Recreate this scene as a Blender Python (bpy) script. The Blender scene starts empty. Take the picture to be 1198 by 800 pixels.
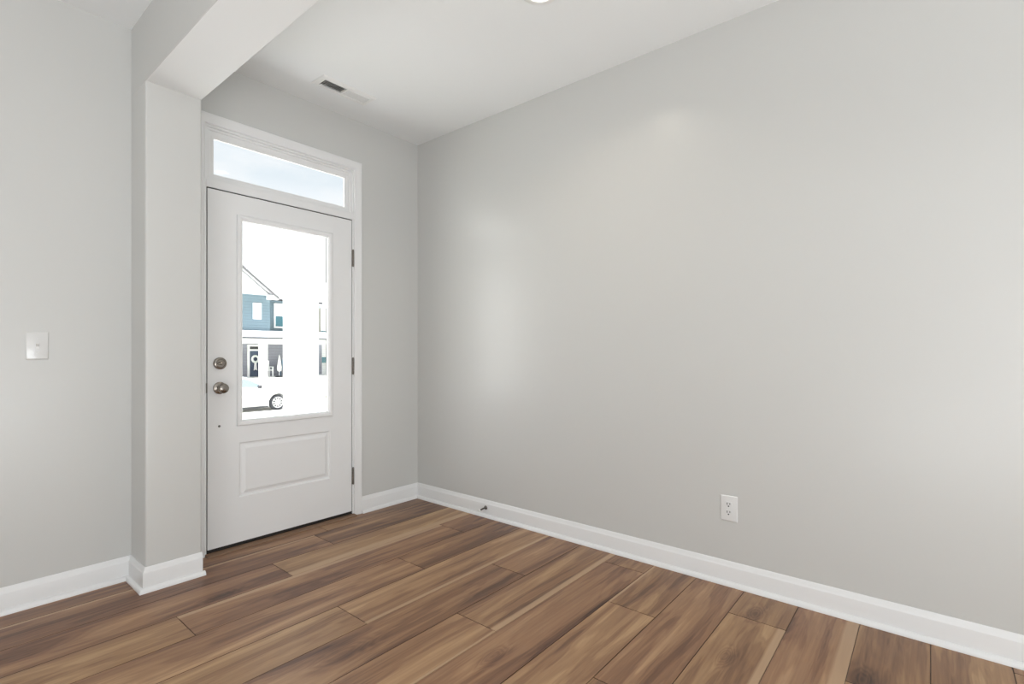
import bpy, bmesh, math, random
from mathutils import Vector, Matrix
random.seed(7)
C = bpy.context.scene
COL = C.collection
PI = math.pi

# ------------------------------------------------------------------ camera
cam_d = bpy.data.cameras.new('camera')
cam = bpy.data.objects.new('camera', cam_d); COL.objects.link(cam)
cam_d.sensor_width = 36.0
cam_d.lens = 36.0 * 590.47 / 1198.0
cam_d.shift_y = (412.34 - 400.0) / 1198.0
cam_d.clip_start = 0.05; cam_d.clip_end = 300
cam.location = (-2.5642, -3.0821, 1.1267)
cam.rotation_euler = (PI / 2, 0, math.radians(39.649 - 90.0))
C.camera = cam

# ------------------------------------------------------------------ exposure
vs = C.view_settings
vs.view_transform = 'Standard'; vs.look = 'None'; vs.gamma = 1.0
vs.use_curve_mapping = False
vs.exposure = 0.0

# ------------------------------------------------------------------ sky
w = bpy.data.worlds.new('sky'); C.world = w; w.use_nodes = True
nt = w.node_tree; nt.nodes.clear()
def N(t, typ, **kw):
    n = t.nodes.new(typ)
    for k, v in kw.items():
        if k in n.inputs: n.inputs[k].default_value = v
        else: setattr(n, k, v)
    return n
tc = N(nt, 'ShaderNodeTexCoord'); sp = N(nt, 'ShaderNodeSeparateXYZ')
nt.links.new(tc.outputs['Generated'], sp.inputs[0])
rp = N(nt, 'ShaderNodeValToRGB')
els = [(0.0, (1.30, 1.30, 1.30)), (0.20, (1.22, 1.22, 1.24)), (0.26, (1.04, 1.06, 1.10)), (0.30, (0.86, 0.93, 0.99)), (0.45, (0.80, 0.89, 0.98)), (0.75, (1.3, 1.5, 1.8))]
for i, (p, c) in enumerate(els):
    e = rp.color_ramp.elements[i] if i < 2 else rp.color_ramp.elements.new(p)
    e.position = p; e.color = (*c, 1)
nt.links.new(sp.outputs['Z'], rp.inputs[0])
cn = N(nt, 'ShaderNodeTexNoise', Scale=5.5, Detail=5.0, Roughness=0.5)
mp = N(nt, 'ShaderNodeMapping'); mp.inputs['Scale'].default_value = (1, 1, 2.2); mp.inputs['Location'].default_value = (0.35, 0.2, 0.1)
nt.links.new(tc.outputs['Generated'], mp.inputs[0]); nt.links.new(mp.outputs[0], cn.inputs['Vector'])
cr = N(nt, 'ShaderNodeMapRange'); cr.inputs['From Min'].default_value = 0.45; cr.inputs['From Max'].default_value = 0.66
nt.links.new(cn.outputs['Fac'], cr.inputs['Value'])
mx = N(nt, 'ShaderNodeMix', data_type='RGBA'); mx.inputs[7].default_value = (1.02, 1.03, 1.05, 1)
nt.links.new(cr.outputs[0], mx.inputs[0]); nt.links.new(rp.outputs[0], mx.inputs[6])
# hazy glow of the sky round the sun's side (to the left of the house)
gd = N(nt, 'ShaderNodeVectorMath', operation='DOT_PRODUCT'); gd.inputs[1].default_value = Vector((-0.86, 0.45, 0.22)).normalized()
nt.links.new(tc.outputs['Generated'], gd.inputs[0])
g0 = N(nt, 'ShaderNodeMath', operation='MAXIMUM'); g0.inputs[1].default_value = 0.0; nt.links.new(gd.outputs['Value'], g0.inputs[0])
g1 = N(nt, 'ShaderNodeMath', operation='POWER'); g1.inputs[1].default_value = 4.0; nt.links.new(g0.outputs[0], g1.inputs[0])
g2 = N(nt, 'ShaderNodeMath', operation='MULTIPLY'); g2.inputs[1].default_value = 5.0; nt.links.new(g1.outputs[0], g2.inputs[0])
ga = N(nt, 'ShaderNodeMix', data_type='RGBA', blend_type='ADD'); ga.inputs[0].default_value = 1.0
nt.links.new(mx.outputs[2], ga.inputs[6]); nt.links.new(g2.outputs[0], ga.inputs[7]); mx = ga
bg = N(nt, 'ShaderNodeBackground', Strength=1.0); ow = N(nt, 'ShaderNodeOutputWorld')
nt.links.new(mx.outputs[2], bg.inputs[0]); nt.links.new(bg.outputs[0], ow.inputs[0])

# ------------------------------------------------------------------ sun and added fill lamps
sd = bpy.data.lights.new('sun', 'SUN'); sd.energy = 22.0; sd.angle = math.radians(2.0); sd.color = (1.0, 0.99, 0.97)
sun = bpy.data.objects.new('sun', sd); COL.objects.link(sun)
sun.rotation_euler = Vector((0.58, 0.06, -0.81)).to_track_quat('-Z', 'Y').to_euler()
def area(name, loc, direction, sx, sy, power, color):
    d = bpy.data.lights.new(name, 'AREA'); d.shape = 'RECTANGLE'; d.size = sx; d.size_y = sy; d.energy = power; d.color = color
    o = bpy.data.objects.new(name, d); COL.objects.link(o); o.location = loc
    o.rotation_euler = Vector(direction).to_track_quat('-Z', 'Z').to_euler()
    return o
area('fill_rear_opening', (-2.6, -6.95, 1.50), (0, 1, 0.60), 2.0, 1.2, 12, (0.915, 0.96, 1.0))  # added fill lamp in the unseen rear opening
area('fill_side_opening', (-5.95, -4.9, 1.50), (1, 0.35, 0.40), 2.2, 1.2, 28, (0.915, 0.96, 1.0))  # added fill lamp in the unseen side opening
area('fill_uplight', (-4.2, -3.7, 0.30), (0.10, 0.10, 0.98), 2.2, 2.2, 92, (0.922, 0.970, 1.0))  # added unseen uplight panel near the floor, fills ceiling and walls
area('fill_uplight_rear', (-2.3, -5.8, 0.35), (0.02, 0.70, 0.72), 1.5, 1.5, 82, (0.922, 0.970, 1.0))  # second added uplight panel, out of view toward the rear wall
CAN_POWER = 3.0

# ------------------------------------------------------------------ material helpers
def pmat(name, col, rough=0.5, metal=0.0, spec=0.5, var=0.0, bump=0.0, bscale=200.0, vscale=6.0):
    m = bpy.data.materials.new(name); m.use_nodes = True
    t = m.node_tree; b = t.nodes['Principled BSDF']
    b.inputs['Base Color'].default_value = (*col, 1); b.inputs['Roughness'].default_value = rough
    b.inputs['Metallic'].default_value = metal; b.inputs['Specular IOR Level'].default_value = spec
    tcn = N(t, 'ShaderNodeTexCoord')
    if var > 0:
        n = N(t, 'ShaderNodeTexNoise', Scale=vscale, Detail=4.0)
        t.links.new(tcn.outputs['Object'], n.inputs['Vector'])
        r = N(t, 'ShaderNodeMix', data_type='RGBA')
        r.inputs[6].default_value = (*[c * (1 - var) for c in col], 1); r.inputs[7].default_value = (*[min(1, c * (1 + var)) for c in col], 1)
        t.links.new(n.outputs['Fac'], r.inputs[0]); t.links.new(r.outputs[2], b.inputs['Base Color'])
    if bump > 0:
        n = N(t, 'ShaderNodeTexNoise', Scale=bscale, Detail=3.0)
        t.links.new(tcn.outputs['Object'], n.inputs['Vector'])
        bp = N(t, 'ShaderNodeBump', Strength=bump, Distance=0.001)
        t.links.new(n.outputs['Fac'], bp.inputs['Height']); t.links.new(bp.outputs[0], b.inputs['Normal'])
    return m

def siding_mat(name, col, pitch):
    m = pmat(name, col, 0.6); t = m.node_tree; b = t.nodes['Principled BSDF']
    tcn = N(t, 'ShaderNodeTexCoord'); s = N(t, 'ShaderNodeSeparateXYZ'); t.links.new(tcn.outputs['Object'], s.inputs[0])
    d = N(t, 'ShaderNodeMath', operation='DIVIDE'); d.inputs[1].default_value = pitch; t.links.new(s.outputs['Z'], d.inputs[0])
    f = N(t, 'ShaderNodeMath', operation='FRACT'); t.links.new(d.outputs[0], f.inputs[0])
    r = N(t, 'ShaderNodeValToRGB'); r.color_ramp.elements[0].position = 0.0; r.color_ramp.elements[0].color = (*[c * 0.55 for c in col], 1)
    r.color_ramp.elements[1].position = 0.14; r.color_ramp.elements[1].color = (*col, 1)
    t.links.new(f.outputs[0], r.inputs[0]); t.links.new(r.outputs[0], b.inputs['Base Color'])
    bp = N(t, 'ShaderNodeBump', Strength=0.6, Distance=0.02); bp.invert = True
    t.links.new(f.outputs[0], bp.inputs['Height']); t.links.new(bp.outputs[0], b.inputs['Normal'])
    return m

def glass_mat(name, tint=(0.98, 0.99, 0.99), refl=0.05):
    m = bpy.data.materials.new(name); m.use_nodes = True; t = m.node_tree; t.nodes.clear()
    tr = N(t, 'ShaderNodeBsdfTransparent'); tr.inputs[0].default_value = (*tint, 1)
    g = N(t, 'ShaderNodeBsdfGlossy'); g.inputs['Roughness'].default_value = 0.02
    fr = N(t, 'ShaderNodeFresnel'); gm = N(t, 'ShaderNodeNewGeometry'); mr = N(t, 'ShaderNodeMapRange')
    mr.inputs['To Min'].default_value = 1.35; mr.inputs['To Max'].default_value = 1 / 1.35      # same reflectance leaving the pane as entering it
    t.links.new(gm.outputs['Backfacing'], mr.inputs['Value']); t.links.new(mr.outputs[0], fr.inputs['IOR'])
    mi = N(t, 'ShaderNodeMixShader'); o = N(t, 'ShaderNodeOutputMaterial')
    t.links.new(fr.outputs[0], mi.inputs[0]); t.links.new(tr.outputs[0], mi.inputs[1]); t.links.new(g.outputs[0], mi.inputs[2])
    t.links.new(mi.outputs[0], o.inputs[0])
    return m

WALL = pmat('wall_paint', (0.600, 0.600, 0.583), 0.31, spec=0.5, bump=0.03, bscale=350)
CEIL = pmat('ceiling_paint', (0.85, 0.865, 0.865), 0.85, spec=0.2, bump=0.05, bscale=300)
TRIM = pmat('trim_paint', (0.80, 0.80, 0.80), 0.32, spec=0.5)
DOORP = pmat('door_paint', (0.80, 0.80, 0.80), 0.38, spec=0.5, bump=0.02, bscale=90)
PLASTIC = pmat('white_plastic', (0.74, 0.74, 0.735), 0.28)
FILM = pmat('glossy_film', (0.70, 0.70, 0.69), 0.16, bump=0.9, bscale=55)
DARK = pmat('dark_slot', (0.02, 0.02, 0.02), 0.6)
NICKEL = pmat('satin_nickel', (0.29, 0.262, 0.232), 0.26, metal=1.0)
HINGE = pmat('hinge_metal', (0.19, 0.172, 0.155), 0.35, metal=1.0)
BRONZE = pmat('dark_bronze', (0.018, 0.015, 0.013), 0.5)
GASKET_SHADE = pmat('black_gasket_and_gap_shade', (0.02, 0.02, 0.02), 0.5)  # glazing gasket, and the black that stands in for door-gap shade
RUBBER = pmat('white_rubber', (0.8, 0.8, 0.78), 0.5)
SPRING = pmat('spring_metal', (0.16, 0.15, 0.14), 0.35, metal=1.0)
GLASS = glass_mat('clear_glass')
VENTW = pmat('vent_white', (0.82, 0.82, 0.80), 0.4)
VENTD = pmat('duct_dark', (0.03, 0.03, 0.03), 0.8)
STRIPWOOD = pmat('threshold_wood', (0.20, 0.115, 0.065), 0.4, var=0.25, vscale=25)

LAMP = bpy.data.materials.new('lamp_diffuser'); LAMP.use_nodes = True
_b = LAMP.node_tree.nodes['Principled BSDF']
_b.inputs['Base Color'].default_value = (0.9, 0.9, 0.88, 1); _b.inputs['Emission Color'].default_value = (1.0, 0.94, 0.84, 1); _b.inputs['Emission Strength'].default_value = 2.5

# ------------------------------------------------------------------ mesh helpers
class MB:
    def __init__(s): s.v = []; s.f = []; s.m = []
    def add(s, vs, fs, mi=0):
        k = len(s.v); s.v += [tuple(p) for p in vs]; s.f += [tuple(i + k for i in f) for f in fs]; s.m += [mi] * len(fs); return s
    def box(s, x0, x1, y0, y1, z0, z1, mi=0):
        v = [(x, y, z) for z in (z0, z1) for y in (y0, y1) for x in (x0, x1)]
        return s.add(v, [(0, 2, 3, 1), (4, 5, 7, 6), (0, 1, 5, 4), (2, 6, 7, 3), (0, 4, 6, 2), (1, 3, 7, 5)], mi)
    def obox(s, M, sx, sy, sz, mi=0):
        v = [M @ Vector((x * sx / 2, y * sy / 2, z * sz / 2)) for z in (-1, 1) for y in (-1, 1) for x in (-1, 1)]
        return s.add(v, [(0, 2, 3, 1), (4, 5, 7, 6), (0, 1, 5, 4), (2, 6, 7, 3), (0, 4, 6, 2), (1, 3, 7, 5)], mi)
    def prism(s, poly, axis, a, b, mi=0):
        # poly: list of 2D points; axis 0/1/2 extruded from a to b
        def put(p, t):
            return (t, p[0], p[1]) if axis == 0 else ((p[0], t, p[1]) if axis == 1 else (p[0], p[1], t))
        n = len(poly); v = [put(p, a) for p in poly] + [put(p, b) for p in poly]
        f = [tuple(range(n)), tuple(range(2 * n - 1, n - 1, -1))] + [(i, n + i, n + (i + 1) % n, (i + 1) % n) for i in range(n)]
        return s.add(v, f, mi)
    def lathe(s, prof, M, seg=32, mi=0, capped=True):
        v = []; f = []
        for r, h in prof:
            for k in range(seg):
                a = 2 * PI * k / seg; v.append(M @ Vector((r * math.cos(a), r * math.sin(a), h)))
        for i in range(len(prof) - 1):
            for k in range(seg):
                f.append((i * seg + k, i * seg + (k + 1) % seg, (i + 1) * seg + (k + 1) % seg, (i + 1) * seg + k))
        if capped:
            f.append(tuple(range(seg - 1, -1, -1))); f.append(tuple((len(prof) - 1) * seg + k for k in range(seg)))
        return s.add(v, f, mi)
    def tube(s, pts, r, seg=10, mi=0):
        pts = [Vector(p) for p in pts]; v = []; f = []
        for i, p in enumerate(pts):
            d = (pts[min(i + 1, len(pts) - 1)] - pts[max(i - 1, 0)]).normalized()
            up = Vector((0, 0, 1)) if abs(d.z) < 0.9 else Vector((1, 0, 0))
            a = d.cross(up).normalized(); b = d.cross(a)
            for k in range(seg):
                t = 2 * PI * k / seg; v.append(p + a * r * math.cos(t) + b * r * math.sin(t))
        for i in range(len(pts) - 1):
            for k in range(seg):
                f.append((i * seg + k, i * seg + (k + 1) % seg, (i + 1) * seg + (k + 1) % seg, (i + 1) * seg + k))
        f.append(tuple(range(seg))); f.append(tuple((len(pts) - 1) * seg + k for k in range(seg)))
        return s.add(v, f, mi)
    def build(s, name, mats, parent=None, org=(0, 0, 0), bevel=0.0, smooth=None, seg=2):
        me = bpy.data.meshes.new(name)
        o3 = Vector(org)
        me.from_pydata([tuple(Vector(p) - o3) for p in s.v], [], s.f)
        for m in (mats if isinstance(mats, (list, tuple)) else [mats]): me.materials.append(m)
        for p, mi in zip(me.polygons, s.m): p.material_index = mi
        bm = bmesh.new(); bm.from_mesh(me); bmesh.ops.recalc_face_normals(bm, faces=bm.faces); bm.to_mesh(me); bm.free()
        o = bpy.data.objects.new(name, me); COL.objects.link(o)
        if parent is not None: o.parent = parent
        else: o.location = o3
        if bevel > 0:
            b = o.modifiers.new('bevel', 'BEVEL'); b.width = bevel; b.segments = seg; b.limit_method = 'ANGLE'; b.angle_limit = math.radians(35)
        if smooth is not None:
            for p in me.polygons: p.use_smooth = True
            me.set_sharp_from_angle(angle=math.radians(smooth))
        return o

def tag(o, label, cat, group=None, kind=None):
    o['label'] = label; o['category'] = cat
    if group: o['group'] = group
    if kind: o['kind'] = kind
    return o
def struct(o, label, cat): return tag(o, label, cat, kind='structure')
def thing(name, loc, label, cat, group=None):
    o = bpy.data.objects.new(name, None); COL.objects.link(o); o.location = loc; o.empty_display_size = 0.1
    return tag(o, label, cat, group)

def sweep2d(prof, path, closed=False):
    """prof: list of (outward, z); path: 2D points with the room on the RIGHT-hand side offset; mitred."""
    mb = MB(); n = len(path); rings = []
    P = [Vector(p) for p in path]
    for i in range(n):
        d0 = (P[i] - P[i - 1]).normalized() if i > 0 else None
        d1 = (P[i + 1] - P[i]).normalized() if i < n - 1 else None
        if d0 is None: d0 = d1
        if d1 is None: d1 = d0
        n0 = Vector((d0.y, -d0.x)); n1 = Vector((d1.y, -d1.x))
        m = (n0 + n1); m = m / max(1e-6, m.dot(n0))
        rings.append([(P[i].x + m.x * a, P[i].y + m.y * a, z) for a, z in prof])
    k = len(prof); v = [p for r in rings for p in r]; f = []
    for i in range(n - 1):
        for j in range(k):
            f.append((i * k + j, i * k + (j + 1) % k, (i + 1) * k + (j + 1) % k, (i + 1) * k + j))
    f.append(tuple(range(k))); f.append(tuple((n - 1) * k + j for j in range(k)))
    return mb.add(v, f)

# ------------------------------------------------------------------ room dimensions
H = 2.743
XL, YB = -6.0, -7.0
PX0, PX1, PY = -1.834, -1.5937, -0.2296       # pier beside the door
BZ = 2.411                                     # underside of the beam
OX0, OX1, OZ = -1.518, -0.555, 2.405           # rough opening of door and transom

# ------------------------------------------------------------------ floor: planks
PW = 0.2253; PLEN = 1.5
rows = {}   # row index from the far wall side; row r spans Y from y0-r*PW-PW to y0-r*PW
Y0 = -0.154 + PW
joint = {0: -0.85, 1: -0.945, 2: -1.308, 3: -0.32, 4: -0.83, 5: -1.333, 6: -0.56, 7: -1.035, 8: -0.15, 9: -0.525, 10: -1.036, 11: -0.28, 12: -0.9, 13: -0.5, 14: -1.4}
# tones per plank (row, index counted from the right wall), measured from the photo: -1 dark .. +1 light
tone = {(1, 0): -0.35, (1, 1): -0.25, (2, 0): 0.45, (2, 1): -0.1, (3, 0): -0.25, (3, 1): -0.35, (3, 2): 0.3, (4, 0): -0.45, (4, 1): 0.35,
        (5, 0): 0.30, (5, 1): 0.10, (6, 0): 0.05, (6, 1): -0.35, (7, 0): 0.0, (7, 1): 0.45, (8, 0): -0.4, (8, 1): -0.35, (9, 0): 0.0, (9, 1): 0.30,
        (10, 0): 0.05, (10, 1): -0.4, (11, 0): -0.2, (11, 1): 0.05, (12, 0): -0.05, (13, 0): -0.2, (14, 0): 0.1}
saplo = {(5, 0): 0.020, (7, 0): 0.030, (7, 1): 0.012, (2, 0): 0.05, (11, 1): 0.028, (12, 0): 0.045, (4, 1): 0.0, (9, 0): 0.0}
saphi = {(3, 1): 0.03, (9, 0): 0.012, (1, 1): 0.02}
verts = []; faces = []; A = {'seed': [], 'tone': [], 'saplo': [], 'saphi': []}; uvs = []
def plank(x0, x1, y0, y1, key):
    g = 0.0006; b = 0.0017; zt = 0.0; zb = -0.0025
    k = len(verts)
    verts.extend([(x0 + g, y0 + g, zb), (x1 - g, y0 + g, zb), (x1 - g, y1 - g, zb), (x0 + g, y1 - g, zb),
                  (x0 + b, y0 + b, zt), (x1 - b, y0 + b, zt), (x1 - b, y1 - b, zt), (x0 + b, y1 - b, zt)])
    fl = [(4, 5, 6, 7), (0, 1, 5, 4), (1, 2, 6, 5), (2, 3, 7, 6), (3, 0, 4, 7)]
    sd = random.uniform(0, 50)
    tn = tone.get(key, random.uniform(-0.4, 0.4)); lo = saplo.get(key, 0.0 if random.random() < .7 else random.uniform(.01, .04)) if key not in tone else saplo.get(key, 0.0)
    hi = saphi.get(key, 0.0)
    for f in fl:
        faces.append(tuple(i + k for i in f))
        A['seed'].append(sd); A['tone'].append(tn if f[0] == 4 else -2.2); A['saplo'].append(lo); A['saphi'].append(hi)
        for i in f:
            p = verts[i + k]; uvs.append((p[0], p[1] - y0))
nrow = int((Y0 - YB) / PW) + 2
for r in range(nrow):
    ya, yb = Y0 - (r + 1) * PW, Y0 - r * PW
    j = joint.get(r, -random.uniform(0.05, 1.45))
    edges = [0.02]
    x = j
    while x > XL: edges.append(x); x -= PLEN
    edges.append(XL)
    for i in range(len(edges) - 1):
        y_hi = min(yb, 0.0) if r == 0 else yb
        plank(edges[i + 1], edges[i], ya, y_hi, (r, i))
k = len(verts); verts += [(XL, YB, -0.0022), (0.02, YB, -0.0022), (0.02, 0.0, -0.0022), (XL, 0.0, -0.0022)]; faces.append((k, k + 1, k + 2, k + 3))
for a in A: A[a].append(0.0)
A['tone'][-1] = -1.5
uvs += [(0, 0)] * 4
# slab below
bx = MB().box(XL, 0.02, YB, 0.0, -0.12, -0.0024)
k = len(verts); verts += bx.v
for f in bx.f:
    faces.append(tuple(i + k for i in f))
    for a in A: A[a].append(0.0)
    uvs += [(0, 0)] * 4
me = bpy.data.meshes.new('floor'); me.from_pydata(verts, [], faces)
for a, vals in A.items():
    at = me.attributes.new(a, 'FLOAT', 'FACE'); at.data.foreach_set('value', vals)
uvl = me.uv_layers.new(name='plank'); uvl.data.foreach_set('uv', [c for p in uvs for c in p])

def floor_mat():
    m = bpy.data.materials.new('vinyl_plank'); m.use_nodes = True; t = m.node_tree; b = t.nodes['Principled BSDF']; L = t.links.new
    def attr(n): return N(t, 'ShaderNodeAttribute', attribute_name=n).outputs['Fac']
    def math_(op, a, bb=None, clamp=False):
        n = N(t, 'ShaderNodeMath', operation=op); n.use_clamp = clamp
        for i, q in enumerate((a, bb)):
            if q is None: continue
            if isinstance(q, (int, float)): n.inputs[i].default_value = q
            else: L(q, n.inputs[i])
        return n.outputs[0]
    uv = N(t, 'ShaderNodeUVMap', uv_map='plank'); s = N(t, 'ShaderNodeSeparateXYZ'); L(uv.outputs[0], s.inputs[0])
    u, v = s.outputs['X'], s.outputs['Y']; sd = attr('seed'); tn = attr('tone')
    geo = N(t, 'ShaderNodeNewGeometry')
    # knots: (x, y, radius)
    knots = [(-1.5174, -1.3888, 0.055), (-1.166, -1.837, 0.03), (-0.4534, -2.9045, 0.035), (-0.62, -2.50, 0.028), (-0.22, -2.50, 0.03), (-1.62, -0.55, 0.035)]
    kd = None; kbump = None
    for (kx, ky, kr) in knots:
        vm = N(t, 'ShaderNodeVectorMath', operation='SUBTRACT'); L(geo.outputs['Position'], vm.inputs[0]); vm.inputs[1].default_value = (kx, ky, 0)
        sc = N(t, 'ShaderNodeVectorMath', operation='MULTIPLY'); L(vm.outputs[0], sc.inputs[0]); sc.inputs[1].default_value = (0.45 / kr, 1.0 / kr, 0)
        ln = N(t, 'ShaderNodeVectorMath', operation='LENGTH'); L(sc.outputs[0], ln.inputs[0])
        e = math_('POWER', 2.718, math_('MULTIPLY', math_('POWER', ln.outputs['Value'], 2.0), -1.0))
        kd = e if kd is None else math_('MAXIMUM', kd, e)
    cx = N(t, 'ShaderNodeCombineXYZ'); L(math_('MULTIPLY', u, 0.75), cx.inputs[0]); L(math_('MULTIPLY', v, 7.0), cx.inputs[1]); L(sd, cx.inputs[2])
    n1 = N(t, 'ShaderNodeTexNoise', Scale=1.6, Detail=4.0, Roughness=0.5, Distortion=0.5); L(cx.outputs[0], n1.inputs['Vector'])
    f1 = math_('ADD', n1.outputs['Fac'], math_('MULTIPLY', kd, 0.35))
    # growth-ring lines follow the contours of the low-frequency field
    ring = math_('SINE', math_('MULTIPLY', f1, 62.0))
    cx2 = N(t, 'ShaderNodeCombineXYZ'); L(math_('MULTIPLY', u, 3.0), cx2.inputs[0]); L(math_('MULTIPLY', v, 130.0), cx2.inputs[1]); L(sd, cx2.inputs[2])
    n2 = N(t, 'ShaderNodeTexNoise', Scale=1.0, Detail=4.0, Roughness=0.6); L(cx2.outputs[0], n2.inputs['Vector'])
    cx3 = N(t, 'ShaderNodeCombineXYZ'); L(math_('MULTIPLY', u, 1.0), cx3.inputs[0]); L(math_('MULTIPLY', v, 26.0), cx3.inputs[1]); L(math_('ADD', sd, 9.3), cx3.inputs[2])
    n3 = N(t, 'ShaderNodeTexNoise', Scale=1.3, Detail=3.0, Roughness=0.5, Distortion=0.8); L(cx3.outputs[0], n3.inputs['Vector'])
    val = math_('ADD', math_('MULTIPLY', math_('SUBTRACT', n1.outputs['Fac'], 0.5), 1.7), 0.56)
    val = math_('ADD', val, math_('MULTIPLY', tn, 0.22))
    val = math_('ADD', val, math_('MULTIPLY', math_('SUBTRACT', n3.outputs['Fac'], 0.5), 0.55))
    val = math_('ADD', val, math_('MULTIPLY', math_('SUBTRACT', n2.outputs['Fac'], 0.5), 0.36))
    val = math_('ADD', val, math_('MULTIPLY', ring, 0.06))
    val = math_('SUBTRACT', val, math_('MULTIPLY', kd, 0.35), True)
    r = N(t, 'ShaderNodeValToRGB'); cr = r.color_ramp
    stops = [(0.0, (0.062, 0.030, 0.017)), (0.25, (0.155, 0.078, 0.042)), (0.5, (0.262, 0.142, 0.073)), (0.75, (0.365, 0.216, 0.110)), (1.0, (0.490, 0.315, 0.165))]
    for i, (p, c) in enumerate(stops):
        e = cr.elements[i] if i < 2 else cr.elements.new(p)
        e.position = p; e.color = (*c, 1)
    L(val, r.inputs[0])
    hs_ = math_('FRACT', math_('MULTIPLY', sd, 7.31))
    hue = N(t, 'ShaderNodeMix', data_type='RGBA', blend_type='MULTIPLY'); hue.inputs[7].default_value = (1.0, 0.955, 1.02, 1)
    L(math_('MULTIPLY', hs_, 1.0), hue.inputs[0]); L(r.outputs[0], hue.inputs[6])
    # pale sapwood along a plank edge
    wob = math_('MULTIPLY', math_('SUBTRACT', n3.outputs['Fac'], 0.5), 0.012)
    def sap(dist, wd):
        a = math_('DIVIDE', math_('ADD', dist, wob), math_('ADD', wd, 0.0001))
        k_ = math_('MULTIPLY', math_('SUBTRACT', 1.15, a), 3.5, True)
        return math_('MULTIPLY', k_, math_('GREATER_THAN', wd, 0.004))
    sm = math_('MAXIMUM', sap(v, attr('saplo')), sap(math_('SUBTRACT', PW, v), attr('saphi')))
    mxs = N(t, 'ShaderNodeMix', data_type='RGBA'); mxs.inputs[7].default_value = (0.50, 0.335, 0.205, 1)
    L(math_('MULTIPLY', sm, 0.8), mxs.inputs[0]); L(hue.outputs[2], mxs.inputs[6]); L(mxs.outputs[2], b.inputs['Base Color'])
    rr = N(t, 'ShaderNodeMapRange'); rr.inputs['To Min'].default_value = 0.33; rr.inputs['To Max'].default_value = 0.46; L(n2.outputs['Fac'], rr.inputs['Value']); L(rr.outputs[0], b.inputs['Roughness'])
    b.inputs['Specular IOR Level'].default_value = 0.45
    bp = N(t, 'ShaderNodeBump', Strength=0.10, Distance=0.0008); L(n2.outputs['Fac'], bp.inputs['Height']); L(bp.outputs[0], b.inputs['Normal'])
    return m
me.materials.append(floor_mat())
fo = bpy.data.objects.new('floor', me); COL.objects.link(fo)
struct(fo, 'brown wood-look plank floor running wall to wall', 'floor')

# ------------------------------------------------------------------ ceiling (holes for the vent boot)
VX0, VX1, VY0, VY1 = -0.985, -0.660, -0.345, -0.248     # duct opening
cl = MB()
xs = [XL, VX0, VX1, 0.0]; ys = [YB, VY0, VY1, 0.0]
for i in range(3):
    for j in range(3):
        if i == 1 and j == 1: continue
        cl.box(xs[i], xs[i + 1], ys[j], ys[j + 1], H, H + 0.12)
struct(cl.build('ceiling', CEIL), 'flat white painted ceiling over the room', 'ceiling')

# ------------------------------------------------------------------ walls
wb = MB()
wb.box(XL, OX0, 0, 0.15, -0.12, H + 0.12); wb.box(OX1, 0.15, 0, 0.15, -0.12, H + 0.12); wb.box(OX0, OX1, 0, 0.15, OZ, H + 0.12); wb.box(OX0, OX1, 0, 0.15, -0.12, -0.02)
struct(wb.build('wall_back', WALL), 'light greige wall that holds the white entry door', 'wall')
struct(MB().box(0, 0.15, YB, 0, -0.12, H + 0.12).build('wall_right', WALL), 'long plain light greige wall on the right with one outlet', 'wall')
# unseen left and rear walls, each with an opening added to let in fill light
wl = MB()
wl.box(XL - 0.15, XL, YB, -6.0, -0.12, H + 0.12); wl.box(XL - 0.15, XL, -3.8, 0.15, -0.12, H + 0.12)
wl.box(XL - 0.15, XL, -6.0, -3.8, -0.12, 0.9); wl.box(XL - 0.15, XL, -6.0, -3.8, 2.1, H + 0.12)
struct(wl.build('wall_left', WALL), 'greige wall out of view on the left with a wide opening added for fill light', 'wall')
wr = MB()
wr.box(XL, -3.6, YB - 0.15, YB, -0.12, H + 0.12); wr.box(-1.6, 0.15, YB - 0.15, YB, -0.12, H + 0.12)
wr.box(-3.6, -1.6, YB - 0.15, YB, 2.1, H + 0.12); wr.box(-3.6, -1.6, YB - 0.15, YB, -0.12, 0.9)
struct(wr.build('wall_rear', WALL), 'greige wall behind the viewer with a wide opening added for fill light', 'wall')

# pier beside the door and the beam it carries, one drywall shape with softly rounded corners
def rounded(poly_fn, r, n=6): return [(poly_fn[0] + r * math.cos(a), poly_fn[1] + r * math.sin(a)) for a in [poly_fn[2] + (poly_fn[3] - poly_fn[2]) * i / n for i in range(n + 1)]]
rr = 0.010
pp = [(PX1, 0.002), (PX0, 0.002)] + rounded((PX0 + rr, PY + rr, PI, 1.5 * PI), rr) + rounded((PX1 - rr, PY + rr, 1.5 * PI, 2 * PI), rr)
struct(MB().prism(pp, 2, 0.0, BZ).build('wall_pier', WALL, smooth=40), 'short greige pier left of the entry door carrying the dropped beam', 'wall')
rr = 0.005
bp_ = [(PX1, H + 0.002), (PX0, H + 0.002)] + rounded((PX0 + rr, BZ + rr, PI, 1.5 * PI), rr) + rounded((PX1 - rr, BZ + rr, 1.5 * PI, 2 * PI), rr)
bmo = MB().prism(bp_, 1, YB, 0.002).build('wall_beam', [WALL, CEIL], smooth=40)
for p_ in bmo.data.polygons:
    if abs(p_.normal.z) > 0.9: p_.material_index = 1  # underside gets the paler ceiling paint to stand in for light on it
struct(bmo, 'dropped greige beam running from the pier across the ceiling', 'beam')

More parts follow.
